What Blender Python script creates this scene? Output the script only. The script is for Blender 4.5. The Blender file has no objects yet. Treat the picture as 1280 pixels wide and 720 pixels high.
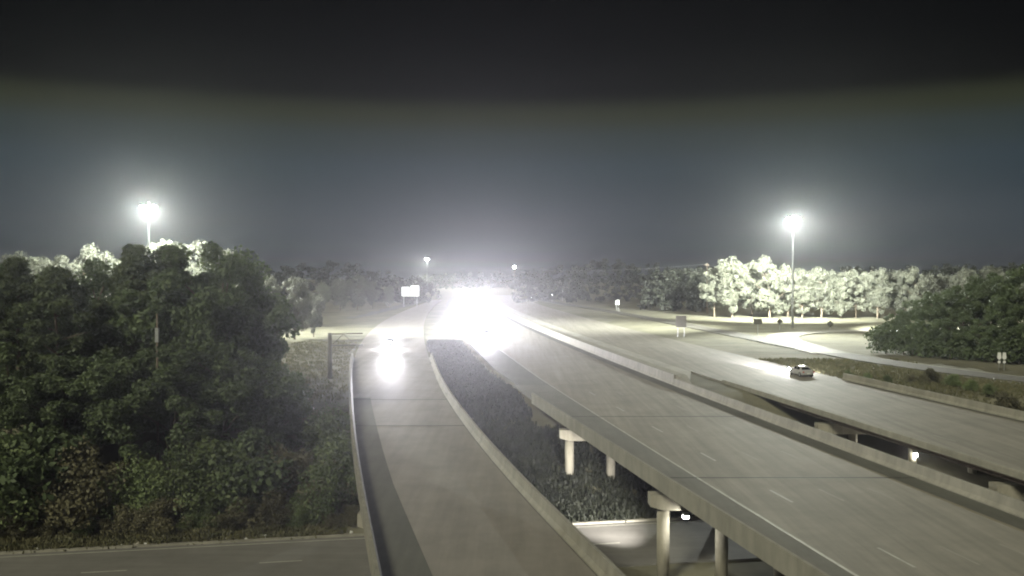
import bpy, bmesh, math, random
import numpy as np
from mathutils import Vector, Matrix

# ------------------------------------------------------------------ camera, sky, fill sun, exposure
scene = bpy.context.scene
col = scene.collection
R = math.radians
CAM_H = 14.0
cam_d = bpy.data.cameras.new('camera'); cam = bpy.data.objects.new('camera', cam_d); col.objects.link(cam)
cam.location = (0, 0, CAM_H); cam.rotation_euler = (R(90 - 0.78), 0, 0)
cam_d.sensor_width = 36; cam_d.lens = 36 * 1100 / 1280; cam_d.clip_end = 9000; cam_d.clip_start = 0.3
scene.camera = cam

EXPO = 3.0
scene.view_settings.view_transform = 'Standard'; scene.view_settings.look = 'None'
scene.view_settings.exposure = EXPO; scene.view_settings.gamma = 1.0
scene.view_settings.use_curve_mapping = False
scene.render.engine = 'CYCLES'
cy = scene.cycles
cy.use_denoising = True
cy.max_bounces = 6; cy.diffuse_bounces = 2; cy.glossy_bounces = 2; cy.volume_bounces = 0; cy.transparent_max_bounces = 8
cy.sample_clamp_direct = 0; cy.sample_clamp_indirect = 4
cy.use_light_tree = True
cy.filter_width = 2.0
scene.render.filter_size = 2.0

FILL_EL, FILL_AZ = 36, -33           # high on the left, a little behind the camera
world = bpy.data.worlds.new('World'); scene.world = world; world.use_nodes = True
wn = world.node_tree.nodes; wl = world.node_tree.links; wn.clear()
w_out = wn.new('ShaderNodeOutputWorld'); bg = wn.new('ShaderNodeBackground')
sky = wn.new('ShaderNodeTexSky'); sky.sky_type = 'NISHITA'; sky.sun_disc = False
sky.sun_elevation = R(FILL_EL); sky.sun_rotation = R(180 + FILL_AZ)
tc = wn.new('ShaderNodeTexCoord'); sep = wn.new('ShaderNodeSeparateXYZ'); ramp = wn.new('ShaderNodeValToRGB')
wl.new(tc.outputs['Generated'], sep.inputs[0]); wl.new(sep.outputs['Z'], ramp.inputs[0])
# town glow held in the low air, black above it put in for the camera hood
stops = [(0.0, (.048, .052, .060)), (.06, (.044, .057, .068)), (.12, (.034, .050, .060)), (.150, (.030, .042, .042)),
         (.178, (.026, .030, .016)), (.202, (.003, .003, .0027)), (.26, (.0012, .0012, .0013))]
while len(ramp.color_ramp.elements) < len(stops): ramp.color_ramp.elements.new(0.5)
for e, (p, c) in zip(ramp.color_ramp.elements, stops): e.position = p; e.color = (*c, 1)
ramp.color_ramp.interpolation = 'EASE'
nscale = wn.new('ShaderNodeMix'); nscale.data_type = 'RGBA'; nscale.blend_type = 'ADD'
nscale.inputs[0].default_value = 0.0003
wl.new(ramp.outputs[0], nscale.inputs[6]); wl.new(sky.outputs[0], nscale.inputs[7])
wl.new(nscale.outputs[2], bg.inputs[0]); bg.inputs[1].default_value = 0.112
wl.new(bg.outputs[0], w_out.inputs[0])

sun_d = bpy.data.lights.new('fill_sun', 'SUN'); sun_d.energy = 0.355; sun_d.angle = R(12); sun_d.color = (1, .965, .75)  # added fill light, stands in for mast lamps out of view
sun = bpy.data.objects.new('fill_sun', sun_d); col.objects.link(sun)
sun.rotation_euler = (R(90 - FILL_EL), 0, R(FILL_AZ))

# ------------------------------------------------------------------ materials
def mat(name, base, var=0.25, scale=1.0, rough=0.8, stretch=None, coord='Object', spec=0.25, bump=0.0, second=None, rnd=0.0, metallic=0.0, blotch=0.0):
    m = bpy.data.materials.new(name); m.use_nodes = True
    n = m.node_tree.nodes; l = m.node_tree.links; b = n['Principled BSDF']
    b.inputs['Roughness'].default_value = rough; b.inputs['Specular IOR Level'].default_value = spec
    b.inputs['Metallic'].default_value = metallic
    t = n.new('ShaderNodeTexCoord'); mp = n.new('ShaderNodeMapping')
    if stretch: mp.inputs['Scale'].default_value = stretch[0]; mp.inputs['Rotation'].default_value = (0, 0, stretch[1])
    l.new(t.outputs[coord], mp.inputs[0])
    ns = n.new('ShaderNodeTexNoise'); ns.inputs['Scale'].default_value = scale; ns.inputs['Detail'].default_value = 6
    ns.inputs['Roughness'].default_value = 0.65
    l.new(mp.outputs[0], ns.inputs['Vector'])
    r = n.new('ShaderNodeValToRGB'); c2 = second or tuple(min(1, c * (1 + var)) for c in base)
    c1 = tuple(c * (1 - var) for c in base)
    r.color_ramp.elements[0].position = .3; r.color_ramp.elements[1].position = .7
    r.color_ramp.elements[0].color = (*c1, 1); r.color_ramp.elements[1].color = (*c2, 1)
    l.new(ns.outputs[0], r.inputs[0]); out = r.outputs[0]
    if rnd:
        oi = n.new('ShaderNodeObjectInfo'); mr = n.new('ShaderNodeMapRange')
        mr.inputs[3].default_value = 1 - rnd; mr.inputs[4].default_value = 1 + rnd
        l.new(oi.outputs['Random'], mr.inputs[0])
        mx = n.new('ShaderNodeMix'); mx.data_type = 'RGBA'; mx.blend_type = 'MULTIPLY'; mx.inputs[0].default_value = 1
        l.new(out, mx.inputs[6]); l.new(mr.outputs[0], mx.inputs[7]); out = mx.outputs[2]
    if blotch:
        n2 = n.new('ShaderNodeTexNoise'); n2.inputs['Scale'].default_value = .22; n2.inputs['Detail'].default_value = 9; n2.inputs['Roughness'].default_value = .75
        l.new(t.outputs[coord], n2.inputs['Vector'])
        mr2 = n.new('ShaderNodeMapRange'); mr2.inputs[1].default_value = .35; mr2.inputs[2].default_value = .68
        mr2.inputs[3].default_value = 1 - blotch; mr2.inputs[4].default_value = 1 + blotch * .6; l.new(n2.outputs[0], mr2.inputs[0])
        mx2 = n.new('ShaderNodeMix'); mx2.data_type = 'RGBA'; mx2.blend_type = 'MULTIPLY'; mx2.inputs[0].default_value = 1
        l.new(out, mx2.inputs[6]); l.new(mr2.outputs[0], mx2.inputs[7]); out = mx2.outputs[2]
    l.new(out, b.inputs['Base Color'])
    if bump:
        bp = n.new('ShaderNodeBump'); bp.inputs['Strength'].default_value = bump; bp.inputs['Distance'].default_value = .05
        l.new(ns.outputs[0], bp.inputs['Height']); l.new(bp.outputs[0], b.inputs['Normal'])
    return m

def emit(name, c, s):
    m = bpy.data.materials.new(name); m.use_nodes = True
    b = m.node_tree.nodes['Principled BSDF']; b.inputs['Base Color'].default_value = (*c, 1)
    b.inputs['Emission Color'].default_value = (*c, 1); b.inputs['Emission Strength'].default_value = s
    return m

def leaf_mat(name, c, c2, transl=.25, rnd=.2):
    m = mat(name, c, .25, .6, .6, second=c2, rnd=rnd, spec=.3)
    n = m.node_tree.nodes; l = m.node_tree.links; b = n['Principled BSDF']
    tr = n.new('ShaderNodeBsdfTranslucent'); mx = n.new('ShaderNodeMixShader'); mx.inputs[0].default_value = transl
    l.new(b.inputs['Base Color'].links[0].from_socket, tr.inputs[0])
    l.new(b.outputs[0], mx.inputs[1]); l.new(tr.outputs[0], mx.inputs[2]); l.new(mx.outputs[0], n['Material Output'].inputs[0])
    return m

ROT = R(8)
M = {}
M['concrete_road'] = mat('concrete_road', (.215, .202, .168), .2, 1.0, .75, ((1.2, .035, 1), -ROT), bump=.02, blotch=.16)
M['worn_road'] = mat('worn_road', (.203, .19, .158), .22, 1.0, .75, ((1.0, .03, 1), -ROT), bump=.02, blotch=.16)
M['ramp_road'] = mat('ramp_road', (.215, .20, .172), .14, .9, .7, ((1.0, .06, 1), -ROT), bump=.02, blotch=.16)
M['shoulder'] = mat('shoulder', (.105, .105, .09), .14, 1.2, .8, ((1.0, .08, 1), -ROT), bump=.02, blotch=.16)
M['exit_road'] = mat('exit_asphalt', (.095, .09, .076), .15, .8, .8, blotch=.16)
M['median'] = mat('median_paving', (.29, .28, .24), .14, .9, .8, ((1, .1, 1), -ROT), blotch=.16)
M['lower_road'] = mat('lower_road', (.16, .155, .14), .15, .8, .8, ((.06, 1.0, 1), R(10)), blotch=.16)
M['parapet'] = mat('parapet', (.235, .225, .185), .17, .7, .85, ((1.5, 1.5, .35), 0), bump=.03, blotch=.16)
M['pier'] = mat('pier', (.27, .255, .205), .2, 1.4, .85, ((2, 2, .3), 0), blotch=.16)
M['girder'] = mat('girder', (.16, .14, .11), .25, 1.0, .8)
M['rust'] = mat('rusty_steel', (.12, .085, .06), .3, 1.2, .7)
M['joint'] = mat('joint_rubber', (.045, .045, .04), .3, 3, .7)
M['white_paint'] = mat('white_paint', (.34, .335, .285), .22, 1.2, .6)
M['worn_paint'] = mat('worn_paint', (.245, .235, .20), .12, 1.2, .7)
M['light_shoulder'] = mat('light_shoulder', (.145, .142, .122), .12, 1.2, .8, ((1.0, .08, 1), -ROT), blotch=.16)
M['yellow_paint'] = mat('yellow_paint', (.19, .17, .11), .25, 3, .6)
M['grass'] = mat('grass_ground', (.12, .117, .08), .28, .12, .95, bump=.3, second=(.18, .172, .118))
M['weed'] = leaf_mat('weed_leaf', (.055, .07, .03), (.12, .11, .055))
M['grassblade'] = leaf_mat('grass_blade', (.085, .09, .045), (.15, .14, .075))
M['shadeweed'] = leaf_mat('shade_painted_weed', (.012, .016, .010), (.026, .029, .018))  # shade on the slope by the ramp painted in as near-black leaf colour
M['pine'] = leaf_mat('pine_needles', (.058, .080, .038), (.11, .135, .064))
M['litpine'] = leaf_mat('lamplight_pale_needles', (.09, .095, .07), (.135, .14, .105))  # lamplight on the leaves painted in as a paler base colour
M['broad'] = leaf_mat('broad_leaf', (.066, .095, .044), (.12, .155, .074))
M['shrub'] = leaf_mat('shrub_leaf', (.095, .14, .056), (.17, .205, .09), rnd=.35)
M['brownshrub'] = leaf_mat('dry_shrub_leaf', (.10, .095, .055), (.16, .15, .085), rnd=.3)
M['farwood'] = leaf_mat('far_wood_leaf', (.026, .030, .022), (.042, .046, .032))
M['bark'] = mat('bark', (.10, .082, .06), .35, 4, .9, ((3, 3, .4), 0))
M['steel'] = mat('galvanised_steel', (.33, .34, .33), .15, 5, .45, metallic=.6)
M['pole_wood'] = mat('pole_wood', (.12, .095, .07), .3, 4, .9)
M['sign_back'] = mat('sign_back', (.095, .09, .072), .12, 2, .6)
M['sign_alu'] = mat('sign_aluminium', (.42, .41, .40), .08, 2, .5)
M['sign_dark'] = mat('sign_dark', (.06, .06, .045), .2, 2, .6)
M['sign_white'] = mat('sign_white', (.62, .63, .60), .06, 2, .5)
M['lamp_house'] = mat('lamp_housing', (.20, .20, .2), .1, 4, .5)
M['tyre'] = mat('tyre_rubber', (.02, .02, .02), .2, 8, .8)
M['rim'] = mat('wheel_rim', (.4, .4, .41), .1, 8, .35, metallic=.8)
M['glass'] = mat('car_glass', (.015, .018, .02), .1, 2, .08, spec=.5)
M['silver'] = mat('silver_paint', (.30, .30, .29), .04, 3, .3, spec=.5)
M['darkpaint'] = mat('dark_paint', (.06, .065, .08), .06, 3, .3, spec=.5)
M['plastic'] = mat('black_plastic', (.025, .025, .025), .1, 3, .6)
M['red'] = mat('tail_lamp_red', (.30, .02, .02), .1, 3, .3)
M['litter'] = mat('litter_white', (.6, .6, .56), .15, 4, .7)
M['stone'] = mat('stone', (.32, .30, .25), .25, 5, .9)
M['wire'] = mat('wire', (.5, .5, .5), .1, 1, .6)
M['headlamp'] = emit('headlamp_lens', (1, .97, .98), 1500)
M['mast_lens'] = emit('mast_lamp_lens', (.94, 1, .96), 260)
M['pack_lens'] = emit('wall_lamp_lens', (1, .97, .88), 60)
M['far_lens'] = emit('far_lamp_lens', (.95, 1, 1), 60)
M['lit_sign'] = emit('lit_sign_face', (.95, .98, 1), .10)

# ------------------------------------------------------------------ helpers
def link(o, parent=None):
    col.objects.link(o)
    if parent is not None: o.parent = parent
    return o

def mesh_obj(name, verts, faces, m, parent=None, smooth=False):
    me = bpy.data.meshes.new(name); me.from_pydata(verts, [], faces); me.update()
    if m: me.materials.append(M[m] if isinstance(m, str) else m)
    if smooth: me.polygons.foreach_set('use_smooth', [True] * len(me.polygons))
    return link(bpy.data.objects.new(name, me), parent)

def tag(o, label=None, cat=None, group=None, kind=None):
    if label: o['label'] = label
    if cat: o['category'] = cat
    if group: o['group'] = group
    if kind: o['kind'] = kind
    return o

def empty(name, loc=(0, 0, 0), rz=0, **k):
    o = bpy.data.objects.new(name, None); o.location = loc; o.rotation_euler = (0, 0, rz); o.empty_display_size = .3
    col.objects.link(o); return tag(o, **k)

class MB:
    def __init__(s): s.v = []; s.f = []
    def add(s, v, f):
        k = len(s.v); s.v += [tuple(p) for p in v]; s.f += [tuple(i + k for i in q) for q in f]; return s
    def box(s, x0, x1, y0, y1, z0, z1):
        v = [(x0, y0, z0), (x1, y0, z0), (x1, y1, z0), (x0, y1, z0), (x0, y0, z1), (x1, y0, z1), (x1, y1, z1), (x0, y1, z1)]
        return s.add(v, [(3, 2, 1, 0), (4, 5, 6, 7), (0, 1, 5, 4), (1, 2, 6, 5), (2, 3, 7, 6), (3, 0, 4, 7)])
    def tube(s, pts, rad, n=10):
        pts = [Vector(p) for p in pts]
        if not hasattr(rad, '__len__'): rad = [rad] * len(pts)
        v = []; f = []
        for i, p in enumerate(pts):
            t = (pts[min(i + 1, len(pts) - 1)] - pts[max(i - 1, 0)]).normalized()
            a = t.orthogonal().normalized() if abs(t.z) < .95 else Vector((1, 0, 0)); a = (a - t * a.dot(t)).normalized(); b = t.cross(a)
            for k in range(n):
                th = 2 * math.pi * k / n; v.append(p + (a * math.cos(th) + b * math.sin(th)) * rad[i])
        for i in range(len(pts) - 1):
            for k in range(n):
                f.append((i * n + k, i * n + (k + 1) % n, (i + 1) * n + (k + 1) % n, (i + 1) * n + k))
        f.append(tuple(reversed(range(n)))); f.append(tuple((len(pts) - 1) * n + k for k in range(n)))
        return s.add(v, f)
    def build(s, name, m, parent=None, smooth=False): return mesh_obj(name, s.v, s.f, m, parent, smooth)

def normals2d(path):
    out = []
    for i in range(len(path)):
        a = path[max(i - 1, 0)]; b = path[min(i + 1, len(path) - 1)]
        dx, dy = b[0] - a[0], b[1] - a[1]; L = math.hypot(dx, dy) or 1
        out.append((dy / L, -dx / L))           # to the right of travel
    return out

def sweep(name, path, prof, m, parent=None, closed=True):
    """profile (offset to the right, z) swept along a path of (x, y, z)"""
    nn = normals2d(path); v = []; f = []; k = len(prof)
    for (x, y, z), (nx, ny) in zip(path, nn):
        for (o, h) in prof: v.append((x + nx * o, y + ny * o, z + h))
    for i in range(len(path) - 1):
        for j in range(k if closed else k - 1):
            f.append((i * k + j, (i + 1) * k + j, (i + 1) * k + (j + 1) % k, i * k + (j + 1) % k))
    if closed:
        f.append(tuple(range(k))); f.append(tuple((len(path) - 1) * k + j for j in reversed(range(k))))
    o = mesh_obj(name, v, f, m, parent)
    bm = bmesh.new(); bm.from_mesh(o.data); bmesh.ops.recalc_face_normals(bm, faces=bm.faces); bm.to_mesh(o.data); bm.free()
    return o

def slab(name, lf, rf, ys, z0, z1, m, parent=None):
    """flat slab between two x(y) edges"""
    v = []; f = []
    for y in ys:
        a, b = lf(y), rf(y); v += [(a, y, z1), (b, y, z1), (b, y, z0), (a, y, z0)]
    for i in range(len(ys) - 1):
        p = i * 4; q = p + 4
        f += [(p, p + 1, q + 1, q), (p + 1, p + 2, q + 2, q + 1), (p + 2, p + 3, q + 3, q + 2), (p + 3, p, q, q + 3)]
    f += [(3, 2, 1, 0), (len(v) - 4, len(v) - 3, len(v) - 2, len(v) - 1)]
    return mesh_obj(name, v, f, m, parent)

def curve_fn(pts):
    ys = np.array([p[0] for p in pts], float); xs = np.array([p[1] for p in pts], float)
    sl = np.gradient(xs, ys)
    def fn(y):
        i = int(np.clip(np.searchsorted(ys, y) - 1, 0, len(ys) - 2)); h = ys[i + 1] - ys[i]; t = (y - ys[i]) / h
        if t < 0: return xs[0] + sl[0] * (y - ys[0])
        if t > 1: return xs[-1] + sl[-1] * (y - ys[-1])
        return ((2 * t**3 - 3 * t**2 + 1) * xs[i] + (t**3 - 2 * t**2 + t) * h * sl[i] + (-2 * t**3 + 3 * t**2) * xs[i + 1] + (t**3 - t**2) * h * sl[i + 1])
    return fn

def frange(a, b, st):
    n = max(1, int(math.ceil((b - a) / st))); return [a + (b - a) * i / n for i in range(n + 1)]

# ------------------------------------------------------------------ road geometry (metres, camera over the origin)
def B(y):                                    # median barrier, face towards the near carriageway
    t = min(y, 720) - 50; return 29.6 - .15 * t + .00011 * t * t
def LCL(y): return B(y) - 18.55 - .045 * (min(y, 130) - 60)      # outer edge, near carriageway
def LINE(y): return B(y) - 15.1 - .012 * (min(y, 120) - 60)     # its white edge line
RCL = lambda y: B(y) + 7.9
RCR = lambda y: B(y) + 25.3
RL = curve_fn([(-30, 9.6), (41, -6.1), (60, -10.2), (102.7, -18.6), (146.7, -26.4), (200, -33.5), (260, -39), (330, -42.5), (420, -45), (560, -46)])
RR = curve_fn([(-30, 18), (41, 4.0), (53.3, 1.25), (100, -7.4), (146, -13.6), (200, -20), (260, -26), (330, -31.5), (420, -37), (560, -43)])
ZL = -7.0
EDGE = lambda x: 73 + .18 * x                # far kerb of the lower road
ABUT = 113.0; RAMP_AB = 101.0

def smooth(t): t = min(1, max(0, t)); return t * t * (3 - 2 * t)
def ground_z(x, y):
    d = y - EDGE(x)
    top = -.22
    if x < -45: top += min(3.0, (-45 - x) * .02)
    if d > -30: z = ZL - .08 + (top - ZL + .08) * smooth((d - 4) / 27)
    else: z = ZL - .08 + (top - ZL + .08) * smooth((-d - 34) / 22)
    if x > 52 and 60 < y: z = max(z, min(-.25, z + (x - 52) * .25)) if d > 20 else z
    return z

# ground sheet
xs = sorted(set([-3000, -2000, -1200, -700, -450, -300] + [round(v, 2) for v in frange(-240, 240, 4)] + [300, 450, 700, 1200, 2000, 3000]))
ysg = sorted(set([-600, -300, -150, -90] + [round(v, 2) for v in frange(-60, 180, 2.5)] + [round(v, 2) for v in frange(186, 480, 8)] + [560, 700, 900, 1200, 1700, 2300, 3000]))
rg = random.Random(4)
gv = [(x, y, ground_z(x, y) + (rg.uniform(-.05, .03) if abs(x) < 240 and 0 < y < 480 else 0)) for y in ysg for x in xs]
nx = len(xs)
gf = [(j * nx + i, j * nx + i + 1, (j + 1) * nx + i + 1, (j + 1) * nx + i) for j in range(len(ysg) - 1) for i in range(nx - 1)]
g = tag(mesh_obj('ground', gv, gf, 'grass', smooth=True), kind='structure')

# ------------------------------------------------------------------ lower road
def lower_strip(name, off0, off1, z0, z1, m, parent=None, x0=-260, x1=260):
    v = []; f = []
    xx = frange(x0, x1, 8)
    for x in xx: v += [(x, EDGE(x) + off0, z1), (x, EDGE(x) + off1, z1), (x, EDGE(x) + off1, z0), (x, EDGE(x) + off0, z0)]
    for i in range(len(xx) - 1):
        p = i * 4; q = p + 4
        f += [(p, q, q + 1, p + 1), (p + 1, q + 1, q + 2, p + 2), (p + 2, q + 2, q + 3, p + 3), (p + 3, q + 3, q, p)]
    f += [(0, 1, 2, 3), (len(v) - 1, len(v) - 2, len(v) - 3, len(v) - 4)]
    return mesh_obj(name, v, f, m, parent)
lr = tag(lower_strip('road', -11, 0, ZL - .3, ZL, 'lower_road'), kind='structure')
lower_strip('kerb', .003, .35, ZL - .3, ZL + .14, 'parapet', lr)
lower_strip('edge_line', -.75, -.6, ZL + .002, ZL + .006, 'white_paint', lr)
for i in range(-12, 14):
    lower_strip('lane_dash', -5.6, -5.45, ZL + .002, ZL + .006, 'white_paint', lr, i * 12 - 6.5, i * 12 - 3.5)
lr2 = tag(lower_strip('road', -28, -16, ZL - .3, ZL, 'lower_road'), kind='structure')
lower_strip('kerb', -15.997, -15.6, ZL - .3, ZL + .14, 'parapet', lr2)

# ------------------------------------------------------------------ bridges and roads on grade
JERSEY_R = [(0, 0), (.0, .08), (.17, .30), (.24, .86), (.44, .86), (.44, -.34), (0, -.34)]       # inner face on the left
JERSEY_L = [(-o, h) for o, h in JERSEY_R]

def dashes(parent, fn, y0, y1, z, step=12.2, ln=3.05, w=.15, m='white_paint'):
    y = y0
    while y < y1:
        slab('lane_dash', lambda t: fn(t) - w / 2, lambda t: fn(t) + w / 2, [y, y + ln], z + .003, z + .008, m, parent); y += step

def bent(parent, xa, xb, yb, xcols, ztop, capm='pier', r=.44, cap_h=1.05, cap_w=1.2):
    c = MB()
    c.v = []; w = cap_w / 2; h = cap_h
    prof = [(xa, ztop), (xb, ztop), (xb, ztop - h * .75), (xb - .9, ztop - h), (xa + .9, ztop - h), (xa, ztop - h * .75)]
    v = [(x, yb - w, z) for x, z in prof] + [(x, yb + w, z) for x, z in prof]; n = len(prof)
    f = [tuple(range(n)), tuple(reversed(range(n, 2 * n)))] + [(i, i + n, (i + 1) % n + n, (i + 1) % n) for i in range(n)]
    c.add(v, f).build('pier_cap', capm, parent)
    for xc in xcols:
        zb = ground_z(xc, yb) - .6
        MB().tube([(xc, yb, zb), (xc, yb, ztop - h)], r, 20).build('column', 'pier', parent, True)

def road_bridge(name, lf, rf, y0, y1, road_m, label, girders, gm, ztop, bents, colspace, joints, lsh, rsh, cap_m='pier', lend=None, rend=None, linset=.95, lm='shoulder', lprof=None):
    br = empty(name, ((lf(y0) + rf(y0)) / 2, y0, ZL), label=label, cat='bridge')
    br.location = (0, 0, 0)
    ys = frange(y0, y1, 6)
    # wearing surface: shoulders and lanes side by side, butted
    il = lambda y: lf(y) + .43; ir = lambda y: rf(y) - .43
    slab('deck', lambda y: il(y) + lsh(y), lambda y: ir(y) - rsh(y), ys, -.28, 0, road_m, br)
    slab('shoulder', il, lambda y: il(y) + lsh(y), ys, -.28, -.003, lm, br)
    slab('shoulder', lambda y: ir(y) - rsh(y), ir, ys, -.28, -.003, 'shoulder', br)
    sweep('parapet', [(lf(y) + .44, y, 0) for y in frange(y0, lend or y1, 6)], lprof or JERSEY_L, 'parapet', br)
    sweep('parapet', [(rf(y) - .44, y, 0) for y in frange(y0, rend or y1, 6)], JERSEY_R, 'parapet', br)
    for k in range(girders):
        t = (k + .5) / girders
        fx = lambda y: lf(y) + .75 + (rf(y) - lf(y) - 1.5) * t
        prof = [(-.28, -.3), (.28, -.3), (.28, -.42), (.1, -.5), (.1, ztop + .2), (.28, ztop + .14), (.28, ztop), (-.28, ztop), (-.28, ztop + .14), (-.1, ztop + .2), (-.1, -.5), (-.28, -.42)]
        sweep('girder', [(fx(y), y, 0) for y in frange(y0, y1, 12)], prof, gm, br)
    for yb in bents:
        xa, xb = lf(yb), rf(yb)
        cols = []; xc = xa + linset + .5
        while xc < xb - .8: cols.append(xc); xc += colspace
        bent(br, xa + .02, xb - .02, yb, cols, ztop)
    for yj in joints:
        slab('expansion_joint', il, ir, [yj - .13, yj + .13], .002, .007, 'joint', br)
    # abutment wall
    MB().box(lf(y1) - .3, rf(y1) + .3, y1 - 1.2, y1 - .02, -4.5, -1.5).build('abutment', 'pier', br)
    return br

near_br = road_bridge('highway_bridge', LCL, lambda y: B(y) + .44, -25, ABUT, 'concrete_road',
    'long concrete highway bridge carrying the wide empty lanes across the middle', 6, 'girder', -1.0, [34.3, 60.6, 86.0], 4.05,
    [34.3, 60.9, 87.5], lambda y: LINE(y) - .1 - LCL(y) - .43, lambda y: 1.7, lend=99, linset=.5, lm='light_shoulder')
slab('edge_line', lambda y: LINE(y) - .09, lambda y: LINE(y) + .09, frange(20, ABUT, 6), .002, .007, 'white_paint', near_br)
slab('edge_line', lambda y: B(y) - 1.95, lambda y: B(y) - 1.83, frange(20, ABUT, 6), .002, .007, 'yellow_paint', near_br)
for k in range(3):
    dashes(near_br, lambda y, k=k: LINE(y) + 3.45 + 3.35 * k, 29.9 + .3 * k, ABUT - 4, 0, m='worn_paint' if k else 'white_paint')

far_br = road_bridge('highway_bridge', RCL, RCR, -25, ABUT + 4, 'worn_road',
    'highway bridge with brown steel girders, the farther one at the right edge', 6, 'rust', -1.25, [38, 64.5, 91], 6.2,
    [], lambda y: .7, lambda y: .7, linset=3.3, rend=119, lprof=[(0, -.3), (0, .16), (-.06, .24), (-.40, .24), (-.44, .16), (-.44, -.3)])
for k in range(4):
    dashes(far_br, lambda y, k=k: RCL(y) + 3.6 + 3.5 * k, 62 + .4 * k, ABUT, 0, m='worn_paint')

ramp_br = road_bridge('ramp_bridge', lambda y: RL(y) - .43, lambda y: RR(y) + .43, -25, RAMP_AB, 'ramp_road',
    'ramp bridge with low concrete parapets running up to the glaring ramp car', 4, 'girder', -1.2, [33, 56.5, 82], 4.2,
    [82.2, 99.6], lambda y: 2.0 + (60 - min(60, y)) * .02, lambda y: .08)

# roads on grade
def grade_road(lf, rf, y0, y1, m, z=0.0, step=8): return tag(slab('road', lf, rf, frange(y0, y1, step), -.6, z, m), kind='structure')
rd1 = grade_road(lambda y: LINE(y) - .1, lambda y: B(y) - 1.7, ABUT + .03, 640, 'concrete_road')
slab('shoulder', lambda y: max(LCL(y) + 1.2, RR(y) + .45 if y > 300 else -999), lambda y: LINE(y) - .1, frange(ABUT + .03, 640, 8), -.6, -.004, 'shoulder', rd1)
slab('shoulder', lambda y: B(y) - 1.7, lambda y: B(y) + .02, frange(ABUT + .03, 640, 8), -.6, -.004, 'shoulder', rd1)
slab('edge_line', lambda y: LINE(y) - .09, lambda y: LINE(y) + .09, frange(ABUT + .03, 400, 6), .002, .007, 'white_paint', rd1)
for k in range(3): dashes(rd1, lambda y, k=k: LINE(y) + 3.45 + 3.35 * k, ABUT + 2 + .3 * k, 260, 0, m='worn_paint')
rd2 = grade_road(RCL, RCR, ABUT + 4.03, 640, 'worn_road')
slab('median_paving', lambda y: B(y) + 2.0, lambda y: B(y) + 2.2 + 5.65 * min(1, (y - ABUT) / 16), [ABUT + .05 + 2 * i for i in range(9)] + frange(ABUT + 24, 640, 8), -.6, -.004, 'median', rd2)
for k in range(4): dashes(rd2, lambda y, k=k: RCL(y) + 3.6 + 3.5 * k, ABUT + 7 + .4 * k, 270, 0, m='worn_paint')
rd3 = grade_road(RL, RR, RAMP_AB + .03, 520, 'ramp_road', -.008)

# median barrier on grade: tapers up to a taller block at the bridge end
med = tag(sweep('median_barrier', [(B(y), y, 0) for y in frange(ABUT + .06, 420, 6)],
          [(0, -.3), (0, .08), (.17, .33), (.26, 1.3), (1.75, 1.3), (1.83, .33), (2.0, .08), (2.0, -.3)], 'parapet'),
          'pale concrete barrier wall dividing the two highway directions beyond the bridges', 'barrier')
wing = MB()
yb0, yb1 = 107.5, 113.03
wing.add([(B(yb0) + .46, yb0, -.9), (B(yb0) + .66, yb0, -.9), (B(yb1) + 1.9, yb1, -.9), (B(yb1) + .46, yb1, -.9),
          (B(yb0) + .46, yb0, .80), (B(yb0) + .66, yb0, .80), (B(yb1) + 1.9, yb1, 1.3), (B(yb1) + .46, yb1, 1.3)],
         [(3, 2, 1, 0), (4, 5, 6, 7), (0, 1, 5, 4), (1, 2, 6, 5), (2, 3, 7, 6), (3, 0, 4, 7)])
wing.build('end_block', 'parapet', med)

# barriers of the ramp on grade
for nm, fn, prof, lab in (('barrier', lambda y: RL(y), JERSEY_L, 'low white concrete barrier along the outer side of the ramp approach'),
                          ('barrier', lambda y: RR(y), JERSEY_R, 'low white concrete barrier between the ramp approach and the highway')):
    tag(sweep(nm, [(fn(y), y, 0) for y in frange(RAMP_AB + .05, 150, 5)], prof, 'parapet'), lab, 'barrier')

# exit ramp and loop on the right, side road on the left
def path_road(pts, w, m, name='road', z=-.02, line=False):
    P = [Vector((*p, 0)) for p in pts]; out = []
    for i in range(len(P) - 1):
        p0, p1, p2, p3 = P[max(i - 1, 0)], P[i], P[i + 1], P[min(i + 2, len(P) - 1)]
        for k in range(8):
            t = k / 8
            q = .5 * ((2 * p1) + (p2 - p0) * t + (2 * p0 - 5 * p1 + 4 * p2 - p3) * t * t + (3 * p1 - p0 - 3 * p2 + p3) * t**3)
            out.append((q.x, q.y, z))
    out.append((P[-1].x, P[-1].y, z))
    o = tag(sweep(name, out, [(-w / 2, -.5), (-w / 2, 0), (w / 2, 0), (w / 2, -.5)], m), kind='structure')
    return o, out
exit_pts = [(14, 560), (26, 440), (35, 385), (46.5, 290), (53.5, 215), (57.5, 170), (62, 140), (70, 119), (84, 100), (110, 84)]
ex, exp_ = path_road(exit_pts, 5.6, 'exit_road', z=-.03)
sweep('gutter', exp_, [(-3.15, -.5), (-3.15, .02), (-2.805, .02), (-2.805, -.5)], 'parapet', ex)
loop_pts = [(58.0, 160), (58.5, 178), (60, 193), (64.5, 208), (73, 219), (86, 225), (104, 229), (140, 233), (190, 236)]
lp, _ = path_road(loop_pts, 7.0, 'concrete_road', z=-.012)
side, _ = path_road([(-160, 232), (-110, 240), (-70, 262), (-56, 300), (-54, 350), (-52, 420), (-50, 520)], 7.5, 'shoulder', z=-.03)

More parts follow.
